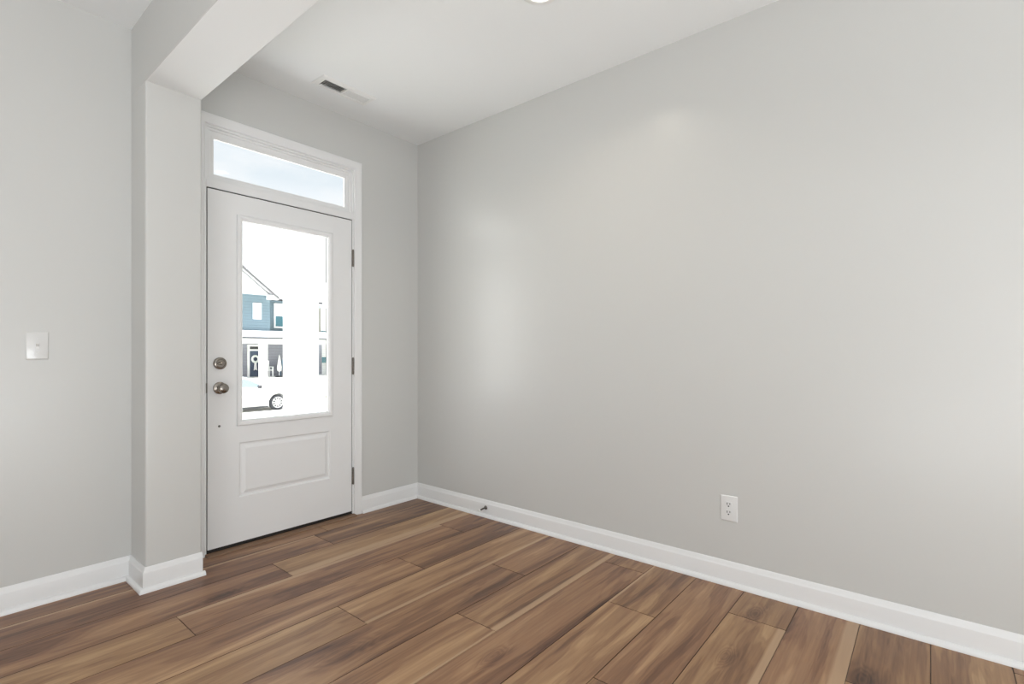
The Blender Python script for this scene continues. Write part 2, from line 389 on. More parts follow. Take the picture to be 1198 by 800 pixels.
# ------------------------------------------------------------------ baseboards with shoe moulding
BB = [(0.0, 0.0), (0.030, 0.0), (0.030, 0.005), (0.0275, 0.013), (0.022, 0.019), (0.0145, 0.0215), (0.014, 0.0215), (0.014, 0.087), (0.0132, 0.0905), (0.0100, 0.0945), (0.0085, 0.0990), (0.0055, 0.1075), (0.003, 0.1125), (0.002, 0.1135), (0.0, 0.1135)]
SHOE = [(0.0145, 0.0), (0.030, 0.0), (0.030, 0.005), (0.0275, 0.013), (0.022, 0.019), (0.0145, 0.0215)]
bl_ = sweep2d(BB, [(XL, 0), (PX0, 0), (PX0, PY), (PX1 - 0.001, PY)])
sh_ = sweep2d(SHOE, [(PX1 - 0.002, PY), (PX1 + 0.009, PY)]); bl_.add(sh_.v, sh_.f)
struct(bl_.build('baseboard_left', TRIM, smooth=30), 'white baseboard along the left wall wrapping the pier', 'baseboard')
struct(sweep2d(BB, [(-0.511, 0), (0, 0)]).build('baseboard_back', TRIM, smooth=30), 'short white baseboard between entry door and room corner', 'baseboard')
b2 = sweep2d(BB, [(-0.3, 0), (0, 0), (0, YB)])
# drop the first leg: rebuild with mitred start
k = len(BB); v = b2.v[k:]
b3 = MB().add(v, [(j, (j + 1) % k, k + (j + 1) % k, k + j) for j in range(k)] + [tuple(range(k)), tuple(k + j for j in range(k))])
struct(b3.build('baseboard_right', TRIM, smooth=30), 'long white baseboard along the right wall', 'baseboard')
bb = bpy.data.objects['baseboard_back']
for vv in bb.data.vertices:
    if vv.co.x > -0.2: vv.co.x = vv.co.y      # mitre into the corner

# ------------------------------------------------------------------ door casing, jamb, threshold
CI0, CI1, CZ_ = -1.504, -0.5675, 2.394
CP = [(0.0, 0.0), (0.0, 0.010), (0.004, 0.013), (0.009, 0.0115), (0.012, 0.0125), (0.030, 0.014), (0.040, 0.0175), (0.048, 0.018), (0.0545, 0.0175), (0.057, 0.014), (0.057, 0.0)]
cv = []; cf = []; k = len(CP)
for (bxp, sx, z0, sz) in ((CI0, -1, 0, 0), (CI0, -1, CZ_, 1), (CI1, 1, CZ_, 1), (CI1, 1, 0, 0)):
    for wd, th in CP: cv.append((bxp + sx * wd, -th, z0 + sz * wd))
for i in range(3):
    for j in range(k): cf.append((i * k + j, i * k + (j + 1) % k, (i + 1) * k + (j + 1) % k, (i + 1) * k + j))
cf.append(tuple(range(k))); cf.append(tuple(3 * k + j for j in range(k)))
struct(MB().add(cv, cf).build('trim_1', TRIM, smooth=25), 'white casing around the entry door and transom', 'door casing')
jb = MB()
jb.box(OX0, -1.4935, -0.001, 0.15, 0, 2.092); jb.box(-0.5775, OX1, -0.001, 0.15, 0, 2.092); jb.box(OX0, -1.4935, -0.001, 0.09, 2.092, 2.381); jb.box(-0.5775, OX1, -0.001, 0.09, 2.092, 2.381); jb.box(OX0, OX1, -0.001, 0.09, 2.381, OZ)
jb.box(-1.4935, -0.5775, -0.001, 0.15, 2.0465, 2.092)       # head between door and transom
jb.box(-1.4935, -1.477, 0.052, 0.15, 0.016, 2.0465); jb.box(-0.5945, -0.5775, 0.052, 0.15, 0.016, 2.0465); jb.box(-1.477, -0.5945, 0.052, 0.15, 2.028, 2.0465)
jbo = struct(jb.build('trim_2', TRIM, bevel=0.0015), 'white door jamb and head rail between door and transom', 'door jamb')
wsx = MB(); wsx.box(-1.4934, -1.4888, 0.006, 0.05, 0.017, 2.0464); wsx.box(-0.5829, -0.5776, 0.006, 0.05, 0.017, 2.0464); wsx.box(-1.4888, -0.5829, 0.006, 0.05, 2.0400, 2.0464)  # black strips filling the door gap in place of its shade
wsx.build('gap_shade_strip', GASKET_SHADE, jbo)['label'] = 'dark strip standing in for shade in the door gap'
th = MB(); th.box(-1.4934, -0.5776, 0.0, 0.17, 0, 0.016)
tho = th.build('trim_3', BRONZE, bevel=0.002)
struct(tho, 'dark bronze sill under the entry door with a wood strip', 'threshold')
ts = MB().prism([(-0.046, 0.0), (-0.044, 0.006), (-0.036, 0.0095), (0.000, 0.0115), (0.000, 0.0)], 0, -1.5035, -0.568)
ts.build('wood_strip', STRIPWOOD, tho, smooth=30)['label'] = 'brown wood transition strip'

# ------------------------------------------------------------------ entry door
DX0, DX1, DZ0, DZ1, DY, DT = -1.4880, -0.5835, 0.030, 2.0393, 0.0, 0.045
GX0, GX1, GZ0, GZ1 = -1.322, -0.745, 0.718, 1.908        # lite cut-out
PZ0, PZ1 = 0.2873, 0.6055                                # lower panel
d = MB()
xs = [DX0, GX0, GX1, DX1]; zs = [DZ0, PZ0, PZ1, GZ0, GZ1, DZ1]
def q(mb, x0, x1, z0, z1, y): mb.add([(x0, y, z0), (x1, y, z0), (x1, y, z1), (x0, y, z1)], [(0, 1, 2, 3)])
for yy in (DY, DY + DT):
    for i in range(3):
        for j in range(5):
            if i == 1 and j == 3: continue
            if i == 1 and j == 1 and yy == DY: continue
            q(d, xs[i], xs[i + 1], zs[j], zs[j + 1], yy)
def ringed(mb, x0, x1, z0, z1, steps):
    rs = []
    for off, dep in steps:
        rs.append([(x0 + off, DY + dep, z0 + off), (x1 - off, DY + dep, z0 + off), (x1 - off, DY + dep, z1 - off), (x0 + off, DY + dep, z1 - off)])
    v = [p for r in rs for p in r]; f = []
    for i in range(len(rs) - 1):
        for j in range(4): f.append((i * 4 + j, i * 4 + (j + 1) % 4, (i + 1) * 4 + (j + 1) % 4, (i + 1) * 4 + j))
    kk = (len(rs) - 1) * 4; f.append((kk, kk + 1, kk + 2, kk + 3)); mb.add(v, f)
ringed(d, GX0, GX1, PZ0, PZ1, [(0, 0), (0.003, 0.002), (0.006, 0.0075), (0.011, 0.009), (0.020, 0.0085), (0.033, 0.003), (0.037, 0.0012), (0.040, 0.001)])
def rim(mb, x0, x1, z0, z1):
    v = [(x, y, z) for y in (DY, DY + DT) for (x, z) in ((x0, z0), (x1, z0), (x1, z1), (x0, z1))]
    mb.add(v, [(i, (i + 1) % 4, 4 + (i + 1) % 4, 4 + i) for i in range(4)])
rim(d, DX0, DX1, DZ0, DZ1); rim(d, GX0, GX1, GZ0, GZ1)
dorg = (-1.0357, 0.0, DZ0)
door = d.build('door_1', DOORP, org=dorg)
me = door.data; bm = bmesh.new(); bm.from_mesh(me); bmesh.ops.remove_doubles(bm, verts=bm.verts, dist=1e-5); bmesh.ops.recalc_face_normals(bm, faces=bm.faces); bm.to_mesh(me); bm.free()
struct(door, 'white entry door with a tall clear glass lite and one raised panel', 'door')
# lite frame: raised moulding round the glass
LX0, LX1, LZ0, LZ1 = -1.3365, -0.7300, 0.7025, 1.9235
LP = [(0.0, -0.0005), (0.001, -0.008), (0.004, -0.012), (0.010, -0.0135), (0.018, -0.012), (0.024, -0.008), (0.031, -0.003), (0.034, 0.003), (0.0345, 0.007), (0.0345, 0.016), (0.016, 0.016), (0.0155, -0.0005)]
lv = []; lf = []; k = len(LP)
for (px, sx, pz, sz) in ((LX0, 1, LZ0, 1), (LX1, -1, LZ0, 1), (LX1, -1, LZ1, -1), (LX0, 1, LZ1, -1)):
    for a, y in LP: lv.append((px + sx * a, y, pz + sz * a))
for i in range(4):
    for j in range(k): lf.append((i * k + j, i * k + (j + 1) % k, ((i + 1) % 4) * k + (j + 1) % k, ((i + 1) % 4) * k + j))
MB().add(lv, lf).build('glass_frame', TRIM, door, dorg, smooth=35)
MB().box(LX0 + 0.034, LX1 - 0.034, 0.0085, 0.0135, LZ0 + 0.034, LZ1 - 0.034).build('glass_pane', GLASS, door, dorg)
gk = MB()
for (a, b_, c, e) in ((LX0 + 0.0335, LX0 + 0.037, LZ0 + 0.034, LZ1 - 0.034), (LX1 - 0.037, LX1 - 0.0335, LZ0 + 0.034, LZ1 - 0.034)):
    gk.box(a, b_, 0.0140, 0.0165, c, e)
gk.build('glazing_gasket', GASKET_SHADE, door, dorg)
# hinges: leaf edge and knuckle with pin tips
for zc in (1.780, 1.034, 0.274):
    h = MB(); M = Matrix.Translation((-0.5765, -0.0065, zc - 0.0555))
    for s in range(5):
        h.lathe([(0.0062, 0.0222 * s + 0.0004), (0.0066, 0.0222 * s + 0.0012), (0.0066, 0.0222 * s + 0.021), (0.0062, 0.0222 * s + 0.0218)], M, 14)
    h.lathe([(0.002, 0.111), (0.0055, 0.1115), (0.005, 0.114), (0.002, 0.1155)], M, 14); h.lathe([(0.002, -0.0045), (0.005, -0.003), (0.0055, -0.0005), (0.002, 0.0)], M, 14)
    h.box(-0.5826, -0.5778, -0.004, 0.030, zc - 0.0555, zc + 0.0555)
    h.build('hinge', HINGE, door, dorg, smooth=40)
# knob and deadbolt (lathe axis points into the room, -Y)
def axis_in(x, y, z): return Matrix.Translation((x, y, z)) @ Matrix.Rotation(PI / 2, 4, 'X')
kx = -1.4262
kn = MB().lathe([(0.0, 0.0205), (0.0115, 0.020), (0.0115, 0.030), (0.016, 0.034), (0.0235, 0.040), (0.0275, 0.048), (0.0282, 0.055), (0.0265, 0.0615), (0.021, 0.066), (0.012, 0.0685), (0.0, 0.069)], axis_in(kx, 0, 0.927), 40, capped=False)
kno = kn.build('door_knob', NICKEL, door, dorg, smooth=50)
MB().lathe([(0.0345, 0.0), (0.0345, 0.004), (0.033, 0.0075), (0.024, 0.0115), (0.014, 0.0135), (0.0125, 0.021), (0.0, 0.021)], axis_in(kx, 0, 0.927), 40, capped=False).build('rosette', NICKEL, kno, dorg, smooth=35)
db = MB().lathe([(0.034, 0.0), (0.034, 0.009), (0.032, 0.0145), (0.029, 0.0165), (0.024, 0.017), (0.022, 0.0155), (0.0, 0.0155)], axis_in(kx, 0, 1.0657), 40, capped=False).build('deadbolt', NICKEL, door, dorg, smooth=30)
tt = MB()
pts = [(-0.017, 0.0035), (-0.006, 0.0055), (0.006, 0.0055), (0.017, 0.0035), (0.017, -0.0035), (0.006, -0.0055), (-0.006, -0.0055), (-0.017, -0.0035)]
ca, sa = math.cos(0.15), math.sin(0.15)
tt.prism([(kx + a * ca - c * sa, 1.0657 + a * sa + c * ca) for a, c in pts], 1, -0.034, -0.0155)
tt.lathe([(0.010, 0.0150), (0.010, 0.019), (0.008, 0.021), (0.0, 0.021)], axis_in(kx, 0, 1.0657), 24, capped=False)
tt.build('thumb_turn', NICKEL, db, dorg, bevel=0.0015)
MB().lathe([(0.0065, 0.0), (0.0065, 0.0015), (0.005, 0.003), (0.0, 0.0032)], axis_in(-1.428, 0, 0.712), 20, capped=False).build('screw_plug', SPRING, door, dorg, smooth=40)
MB().box(DX0 + 0.002, DX1 - 0.002, 0.006, 0.04, 0.0175, 0.0305).build('door_sweep', BRONZE, door, dorg)['label'] = 'dark sweep under the door'
sk = MB().box(-1.4965, -1.4900, -0.0035, 0.020, 0.902, 0.957)
sk.build('strike_plate', HINGE, bpy.data.objects['trim_2'], bevel=0.0008)

# ------------------------------------------------------------------ transom window
S0, S1, SZ0, SZ1 = -1.4934, -0.5776, 2.092, 2.381
TP = [(0.0, 0.036), (0.0, 0.010), (0.010, 0.010), (0.013, 0.016), (0.030, 0.018), (0.034, 0.021), (0.043, 0.024), (0.046, 0.0275), (0.046, 0.036)]
tv = []; tf = []; k = len(TP)
for (px, sx, pz, sz, gz) in ((S0, 1, SZ0, 1, 0.85), (S1, -1, SZ0, 1, 0.85), (S1, -1, SZ1, -1, 1.12), (S0, 1, SZ1, -1, 1.12)):
    for a, y in TP: tv.append((px + sx * a, y, pz + sz * a * gz))
for i in range(4):
    for j in range(k): tf.append((i * k + j, i * k + (j + 1) % k, ((i + 1) % 4) * k + (j + 1) % k, ((i + 1) % 4) * k + j))
win = MB().add(tv, tf).build('window_1', TRIM, org=(-1.0357, 0.05, SZ0), smooth=30)
struct(win, 'white framed clear transom window above the entry door', 'transom window')
MB().box(S0 + 0.044, S1 - 0.044, 0.0285, 0.0335, SZ0 + 0.036, SZ1 - 0.048).build('glass_pane', GLASS, win, (-1.0357, 0.05, SZ0))

# ------------------------------------------------------------------ light switch on the left wall
so = (-2.1805, 0.0, 1.1573)
sw = thing('light_switch', so, 'white single toggle light switch plate on the left greige wall', 'light switch')
def plate(mb, ax, c0, c1, z0, z1, sgn):
    # wall plate with sloped rim: ax = 1 plate on a Y=const wall facing -Y, ax = 0 on an X=const wall facing -X
    v = []
    for off, dep in ((0, 0), (0, 0.0015), (0.004, 0.0052), (0.008, 0.006)):
        for a, z in ((c0 + off, z0 + off), (c1 - off, z0 + off), (c1 - off, z1 - off), (c0 + off, z1 - off)):
            v.append((a, -dep, z) if ax == 1 else (-dep, a, z))
    f = [(i * 4 + j, i * 4 + (j + 1) % 4, (i + 1) * 4 + (j + 1) % 4, (i + 1) * 4 + j) for i in range(3) for j in range(4)] + [(12, 13, 14, 15), (3, 2, 1, 0)]
    mb.add(v, f)
m = MB(); plate(m, 1, -2.2190, -2.1420, 1.0955, 1.2190, 1); m.build('wall_plate', FILM, sw, so, smooth=20)
m = MB().box(so[0] - 0.0055, so[0] + 0.0055, -0.0075, -0.005, so[2] - 0.0125, so[2] + 0.0125)
m.prism([(-0.0060, so[2] - 0.005), (-0.0060, so[2] + 0.007), (-0.0165, so[2] + 0.0125), (-0.0185, so[2] + 0.0105), (-0.0165, so[2] + 0.006)], 0, so[0] - 0.004, so[0] + 0.004)
m.build('toggle', PLASTIC, sw, so, bevel=0.0008)
for dz in (-0.030, 0.030):
    MB().lathe([(0.0035, 0.0058), (0.0035, 0.0066), (0.0025, 0.0072), (0.0, 0.0073)], axis_in(so[0], 0, so[2] + dz), 16, capped=False).build('screw', PLASTIC, sw, so, smooth=40)

# ------------------------------------------------------------------ electrical outlet on the right wall
oo = (0.0, -2.3283, 0.3694)
ol = thing('electrical_outlet', oo, 'white duplex electrical outlet low on the right wall above the baseboard', 'outlet')
m = MB(); plate(m, 0, -2.3685, -2.2881, 0.3075, 0.4315, 1); m.build('wall_plate', PLASTIC, ol, oo, smooth=20)
for zc in (oo[2] + 0.0195, oo[2] - 0.0195):
    M = Matrix.Translation((0, oo[1], zc)) @ Matrix.Rotation(-PI / 2, 4, 'Y')
    pr = [(math.cos(t) * 0.0172, max(-0.0138, min(0.0138, math.sin(t) * 0.0172))) for t in [2 * PI * i / 32 for i in range(32)]]
    r = MB().prism([(oo[1] + a, zc + c) for a, c in pr], 0, -0.0085, -0.005).build('receptacle', PLASTIC, ol, oo, bevel=0.0007)
    s = MB()
    s.box(-0.0088, -0.0080, oo[1] + 0.0046, oo[1] + 0.0078, zc - 0.0012, zc + 0.0090); s.box(-0.0088, -0.0080, oo[1] - 0.0078, oo[1] - 0.0046, zc - 0.0002, zc + 0.0084)
    s.prism([(oo[1] + 0.0034 * math.cos(t), zc - 0.0078 + 0.0034 * math.sin(t)) for t in [2 * PI * i / 14 for i in range(14)]], 0, -0.0088, -0.0080)
    s.build('slots', DARK, r, oo)
MB().lathe([(0.0030, 0.0055), (0.0030, 0.0066), (0.002, 0.0071), (0.0, 0.0072)], Matrix.Translation((0, oo[1], oo[2])) @ Matrix.Rotation(-PI / 2, 4, 'Y'), 16, capped=False).build('screw', PLASTIC, ol, oo, smooth=40)

# ------------------------------------------------------------------ spring door stop on the right baseboard
dso = (-0.014, -0.736, 0.0645)
ds = thing('door_stop', dso, 'small dark spring door stop with white tip on the right baseboard', 'door stop')
Md = Matrix.Translation(dso) @ Matrix.Rotation(-PI / 2, 4, 'Y')
MB().lathe([(0.0, 0.0), (0.0135, 0.0), (0.0135, 0.003), (0.010, 0.007), (0.006, 0.010), (0.0, 0.010)], Md, 24, capped=False).build('base', SPRING, ds, dso, smooth=40)
sp_ = [(dso[0] - 0.008 - 0.052 * t / 140, dso[1] + 0.0045 * math.cos(t * 0.62), dso[2] - 0.006 * (t / 140) ** 2 + 0.0045 * math.sin(t * 0.62)) for t in range(141)]
MB().tube(sp_, 0.0014, 6).build('spring', SPRING, ds, dso, smooth=60)
Mt = Matrix.Translation((dso[0] - 0.058, dso[1], dso[2] - 0.006)) @ Matrix.Rotation(-PI / 2, 4, 'Y')
MB().lathe([(0.0, 0.0), (0.0065, 0.0), (0.0085, 0.003), (0.0085, 0.012), (0.007, 0.015), (0.0, 0.016)], Mt, 20, capped=False).build('rubber_tip', RUBBER, ds, dso, smooth=40)['label'] = 'white rubber tip'

# ------------------------------------------------------------------ ceiling vent
vo = (-0.823, -0.297, H)
vt = thing('ceiling_vent', vo, 'white rectangular ceiling air vent in front of the entry door', 'air vent')
FX0, FX1, FY0, FY1 = -1.005, -0.640, -0.372, -0.226
AX0, AX1, AY0, AY1 = -0.975, -0.672, -0.336, -0.258
fr = MB(); v = []
for (off, z) in ((0, H), (0, H - 0.002), (0.006, H - 0.006), (0.012, H - 0.008)):
    v += [(FX0 + off, FY0 + off, z), (FX1 - off, FY0 + off, z), (FX1 - off, FY1 - off, z), (FX0 + off, FY1 - off, z)]
v += [(AX0, AY0, H - 0.008), (AX1, AY0, H - 0.008), (AX1, AY1, H - 0.008), (AX0, AY1, H - 0.008), (AX0, AY0, H + 0.004), (AX1, AY0, H + 0.004), (AX1, AY1, H + 0.004), (AX0, AY1, H + 0.004)]
fr.add(v, [(i * 4 + j, i * 4 + (j + 1) % 4, (i + 1) * 4 + (j + 1) % 4, (i + 1) * 4 + j) for i in range(5) for j in range(4)])
fr.box(-0.8285, -0.8185, AY0, AY1, H - 0.008, H + 0.006)
fr.build('frame', VENTW, vt, vo)
def louvers(x0, x1, n, ang):
    L_ = MB()
    for i in range(n):
        xc = x0 + (x1 - x0) * (i + 0.5) / n
        M = Matrix.Translation((xc, (AY0 + AY1) / 2, H - 0.001)) @ Matrix.Rotation(math.radians(ang), 4, 'Y')
        L_.obox(M, 0.0135, AY1 - AY0 - 0.001, 0.0012)
    return L_
louvers(AX0, -0.8285, 12, -52).build('louvers', VENTW, vt, vo)
louvers(-0.8185, AX1, 12, 52).build('louvers', VENTW, vt, vo)
du = MB(); z1 = H + 0.11
du.add([(VX0, VY0, H), (VX1, VY0, H), (VX1, VY1, H), (VX0, VY1, H), (VX0, VY0, z1), (VX1, VY0, z1), (VX1, VY1, z1), (VX0, VY1, z1)], [(0, 1, 5, 4), (1, 2, 6, 5), (2, 3, 7, 6), (3, 0, 4, 7), (4, 5, 6, 7)])
du.build('duct', VENTD, vt, vo)['label'] = 'dark duct behind the louvers'

# ------------------------------------------------------------------ recessed ceiling light
co = (-0.748, -1.742, H)
cn_ = thing('ceiling_light', co, 'round recessed ceiling light glowing at the top edge of view', 'ceiling light')
Mc = Matrix.Translation(co) @ Matrix.Rotation(PI, 4, 'X')
MB().lathe([(0.092, 0.0), (0.091, 0.004), (0.084, 0.007), (0.070, 0.008), (0.066, 0.006), (0.066, 0.001)], Mc, 48, capped=False).build('trim_ring', VENTW, cn_, co, smooth=40)
MB().lathe([(0.066, 0.0035), (0.0, 0.0035)], Mc, 48, capped=False).build('diffuser', LAMP, cn_, co)
def can_lamp(name, loc, power):
    ld = bpy.data.lights.new(name, 'AREA'); ld.shape = 'DISK'; ld.size = 0.12; ld.energy = power; ld.spread = math.radians(138); ld.color = (1.0, 0.90, 0.76)
    lo = bpy.data.objects.new(name, ld); COL.objects.link(lo); lo.location = (loc[0], loc[1], H - 0.012)
can_lamp('can_lamp', co, CAN_POWER)

# ================================================================== outside
CONC = pmat('pale_concrete', (0.72, 0.71, 0.68), 0.8, var=0.06, vscale=2)
LAWN = pmat('dry_lawn', (0.52, 0.52, 0.42), 0.9, var=0.2, vscale=3)
PWHITE = pmat('exterior_white', (0.86, 0.86, 0.86), 0.5)
BLUE = siding_mat('blue_siding', (0.142, 0.205, 0.240), 0.19)
BLUEDK = siding_mat('slate_siding', (0.21, 0.215, 0.26), 0.19)
WHSID = siding_mat('white_siding', (0.80, 0.80, 0.79), 0.16)
ROOF = pmat('pale_shingle', (0.66, 0.67, 0.70), 0.8, var=0.08, vscale=8)
GUT = pmat('dark_gutter', (0.015, 0.016, 0.02), 0.5)
NAVY = pmat('navy_door', (0.028, 0.052, 0.105), 0.4)
WGLASS = pmat('window_glass', (0.05, 0.17, 0.21), 0.25)
BLIND = pmat('window_blind', (0.84, 0.85, 0.86), 0.6)
CARP = pmat('car_white', (0.85, 0.85, 0.84), 0.25)
CARG = pmat('car_glass', (0.17, 0.225, 0.25), 0.25)
TYRE = pmat('tyre', (0.018, 0.020, 0.026), 0.8)
ALLOY = pmat('alloy', (0.75, 0.75, 0.76), 0.35, metal=0.3)
BLUEF = pmat('blue_paint', (0.05, 0.12, 0.19), 0.5)
LEAF = pmat('pale_leaf', (0.74, 0.78, 0.76), 0.8, var=0.2, vscale=10)

ST = -1.284   # street level
struct(MB().box(-15, 40, 12.0, 21.5, ST - 0.3, ST).build('street', CONC), 'pale sunlit street beyond the front yard', 'street')
struct(MB().prism([(0.15, -0.32), (2.4, -0.36), (12.0, ST), (12.0, ST - 0.3), (0.15, ST - 0.3)], 0, -15, 40).build('front_yard', LAWN), 'pale front yard sloping down to the street', 'yard')
struct(MB().prism([(21.5, ST + 0.12), (23.0, ST + 0.14), (28.6, -0.75), (60.0, -0.6), (60.0, ST - 0.3), (21.5, ST - 0.3)], 0, -15, 60).build('far_yard', LAWN), 'pale yard in front of the houses across the street', 'yard')
struct(MB().box(-2.6, 0.8, 0.15, 2.45, -0.34, -0.06).build('porch_slab', PWHITE), 'concrete porch slab outside the entry door', 'porch')

# own porch column seen through the glass
pco = (0.061, 1.927, -0.06)
pc = thing('porch_column', pco, 'tall white square porch column seen through the right of the door glass', 'column')
MB().box(-0.066, 0.188, 1.800, 2.054, 0.16, 2.42).build('shaft', PWHITE, pc, pco, bevel=0.004)
MB().box(-0.090, 0.212, 1.776, 2.078, -0.06, 0.16).build('base', PWHITE, pc, pco, bevel=0.006)
cp = MB().box(-0.090, 0.212, 1.776, 2.078, 2.42, 2.50); cp.box(-0.110, 0.232, 1.756, 2.098, 2.50, 2.56); cp.build('cap', PWHITE, pc, pco, bevel=0.006)

# blue house across the street
ho = (11.0, 31.0, -0.7)
hs = thing('house', ho, 'blue sided two storey house with white gable seen through the door glass', 'house')
HL, HR, HR2 = 8.05, 13.14, 17.2
m = MB(); m.box(HL, HR, 31.0, 40.0, 2.30, 4.93); m.box(HR, HR2 - 0.2, 32.0, 40.0, 2.30, 4.80); m.build('upper_wall', BLUE, hs, ho)
m = MB(); m.box(HL, HR2 - 0.2, 31.2, 40.0, -2.0, 2.30); m.build('porch_wall', BLUEDK, hs, ho)
ax, az = (HL + HR) / 2, 4.93 + (HR - HL) / 2 * 0.80
MB().prism([(HL, 4.93), (HR, 4.93), (ax, az)], 1, 30.97, 31.3).build('gable', PWHITE, hs, ho)
rf = MB()
def slab(x0, z0, x1, z1, y0, y1, t): rf.prism([(x0, z0), (x1, z1), (x1, z1 + t), (x0, z0 + t)], 1, y0, y1)
slab(HR + 0.42, 4.93 - 0.42 * 0.80 + 0.12, ax, az + 0.12, 30.6, 40.2, 0.13); slab(HL - 0.42, 4.93 - 0.42 * 0.80 + 0.12, ax, az + 0.12, 30.6, 40.2, 0.13)
rf.prism([(31.6, 4.80), (36.0, 7.4), (40.4, 4.80)], 0, HR - 1.0, HR2)
rf.build('roof', ROOF, hs, ho)
rk = MB()
rk.prism([(HR + 0.43, 4.66), (ax, az + 0.02), (ax, az + 0.20), (HR + 0.43, 4.84)], 1, 30.56, 30.62); rk.prism([(HL - 0.43, 4.66), (ax, az + 0.02), (ax, az + 0.20), (HL - 0.43, 4.84)], 1, 30.56, 30.62)
rk.build('rake_board', pmat('rake_grey', (0.14, 0.14, 0.145), 0.6), hs, ho)
MB().box(HR - 0.25, HR + 0.43, 30.6, 31.0, 4.66, 4.95).build('eave_return', PWHITE, hs, ho)
MB().box(HR + 0.38, HR2, 31.45, 31.62, 4.69, 4.82).build('gutter', GUT, hs, ho)
pr_ = MB(); pr_.prism([(28.7, 2.06), (28.7, 2.12), (31.1, 2.60), (31.1, 2.50)], 0, HL - 0.3, HR2); pr_.build('porch_roof', pmat('porch_roof_white', (0.80, 0.81, 0.84), 0.5), hs, ho)
MB().box(HL - 0.3, HR2, 28.62, 28.72, 1.985, 2.07).build('porch_gutter_shadow', pmat('gutter_shadow_grey', (0.06, 0.065, 0.08), 0.5), hs, ho)  # dark strip in place of the shadow line at the porch gutter
MB().box(HL - 0.2, HR2 - 0.1, 28.75, 29.05, 1.67, 1.985).build('porch_beam', PWHITE, hs, ho)
MB().box(HL - 0.3, HR2 - 0.1, 28.6, 31.2, -0.9, -0.46).build('porch_floor', CONC, hs, ho)
for (a, b_) in ((11.53, 11.96), (8.2, 8.6), (16.5, 16.9)):
    MB().box(a, b_, 28.75, 29.05, -0.46, 1.70).build('porch_post', PWHITE, hs, ho)
def hwin(x0, x1, z0, z1, y, pane):
    f = MB(); t = 0.11
    f.box(x0, x0 + t, y - 0.05, y + 0.06, z0, z1); f.box(x1 - t, x1, y - 0.05, y + 0.06, z0, z1); f.box(x0 + t, x1 - t, y - 0.05, y + 0.06, z0, z0 + t); f.box(x0 + t, x1 - t, y - 0.05, y + 0.06, z1 - t, z1)
    f.box(x0 + t, x1 - t, y - 0.03, y + 0.06, (z0 + z1) / 2 - 0.03, (z0 + z1) / 2 + 0.03)
    o = f.build('window', PWHITE, hs, ho)
    MB().box(x0 + t, x1 - t, y - 0.03, y - 0.01, z0 + t, (z0 + z1) / 2 - 0.03).build('pane', pane, o, ho); MB().box(x0 + t, x1 - t, y - 0.03, y - 0.01, (z0 + z1) / 2 + 0.03, z1 - t).build('blind', BLIND, o, ho)
hwin(12.02, 12.56, 3.32, 4.38, 31.0, BLIND)
hwin(13.85, 15.0, 2.84, 4.55, 32.0, WGLASS)
hwin(9.0, 9.9, 3.0, 4.4, 31.0, BLIND)
df = MB(); df.box(11.80, 11.92, 31.1, 31.2, -0.46, 1.63); df.box(12.60, 12.72, 31.1, 31.2, -0.46, 1.63); df.box(11.92, 12.60, 31.1, 31.2, 1.53, 1.63); df.box(11.92, 12.60, 31.1, 31.2, 1.24, 1.34)
# the door opening, shifted to stand left of the post
for i in range(len(df.v)): df.v[i] = (df.v[i][0] - 0.05, df.v[i][1], df.v[i][2])
dfo = df.build('door_frame', PWHITE, hs, ho)
MB().box(11.87, 12.55, 31.14, 31.19, -0.46, 1.24).build('door_panel', NAVY, dfo, ho)
MB().box(11.87, 12.55, 31.16, 31.19, 1.34, 1.53).build('transom_pane', GUT, dfo, ho)
wo = (12.21, 31.065, 0.70)
wr_ = thing('wreath', wo, 'white wreath with ribbon hanging on the navy door across the street', 'wreath')
tor = MB(); v = []; f = []
for i in range(24):
    for j in range(8):
        a, b_ = 2 * PI * i / 24, 2 * PI * j / 8; r = 0.20 + 0.07 * math.cos(b_); v.append((wo[0] + r * math.cos(a), wo[1] + 0.05 * math.sin(b_) - 0.01, wo[2] + r * math.sin(a)))
        f.append((i * 8 + j, i * 8 + (j + 1) % 8, ((i + 1) % 24) * 8 + (j + 1) % 8, ((i + 1) % 24) * 8 + j))
tor.add(v, f).build('ring', LEAF, wr_, wo, smooth=60)
rb = MB(); rb.prism([(wo[0] - 0.05, wo[2] - 0.2), (wo[0] + 0.05, wo[2] - 0.2), (wo[0] + 0.11, wo[2] - 0.75), (wo[0], wo[2] - 0.68), (wo[0] - 0.11, wo[2] - 0.75)], 1, 31.03, 31.06)
rb.build('ribbon', PWHITE, wr_, wo)

# porch furniture across the street
def porch_chair(name, x, y, z, mat, label):
    o = (x, y, z); t = thing(name, o, label, 'chair', 'porch chairs across the street')
    MB().box(x - 0.28, x + 0.28, y - 0.25, y + 0.28, z + 0.40, z + 0.46).build('seat', mat, t, o, bevel=0.01)
    b_ = MB()
    for k_ in range(5): b_.box(x - 0.27 + k_ * 0.112, x - 0.27 + k_ * 0.112 + 0.09, y + 0.26, y + 0.29, z + 0.46, z + 1.05 + 0.06 * (2 - abs(k_ - 2)))
    b_.build('backrest', mat, t, o)
    for sx in (-1, 1):
        MB().box(x + sx * 0.29 - 0.04, x + sx * 0.29 + 0.04, y - 0.28, y + 0.28, z + 0.62, z + 0.66).build('armrest', mat, t, o)
        for sy in (-1, 1): MB().box(x + sx * 0.28 - 0.03, x + sx * 0.28 + 0.03, y + sy * 0.25 - 0.03, y + sy * 0.25 + 0.03, z, z + 0.63).build('leg', mat, t, o)
porch_chair('porch_chair', 12.60, 30.3, -0.452, PWHITE, 'white slatted porch chair right of the white post across the street')
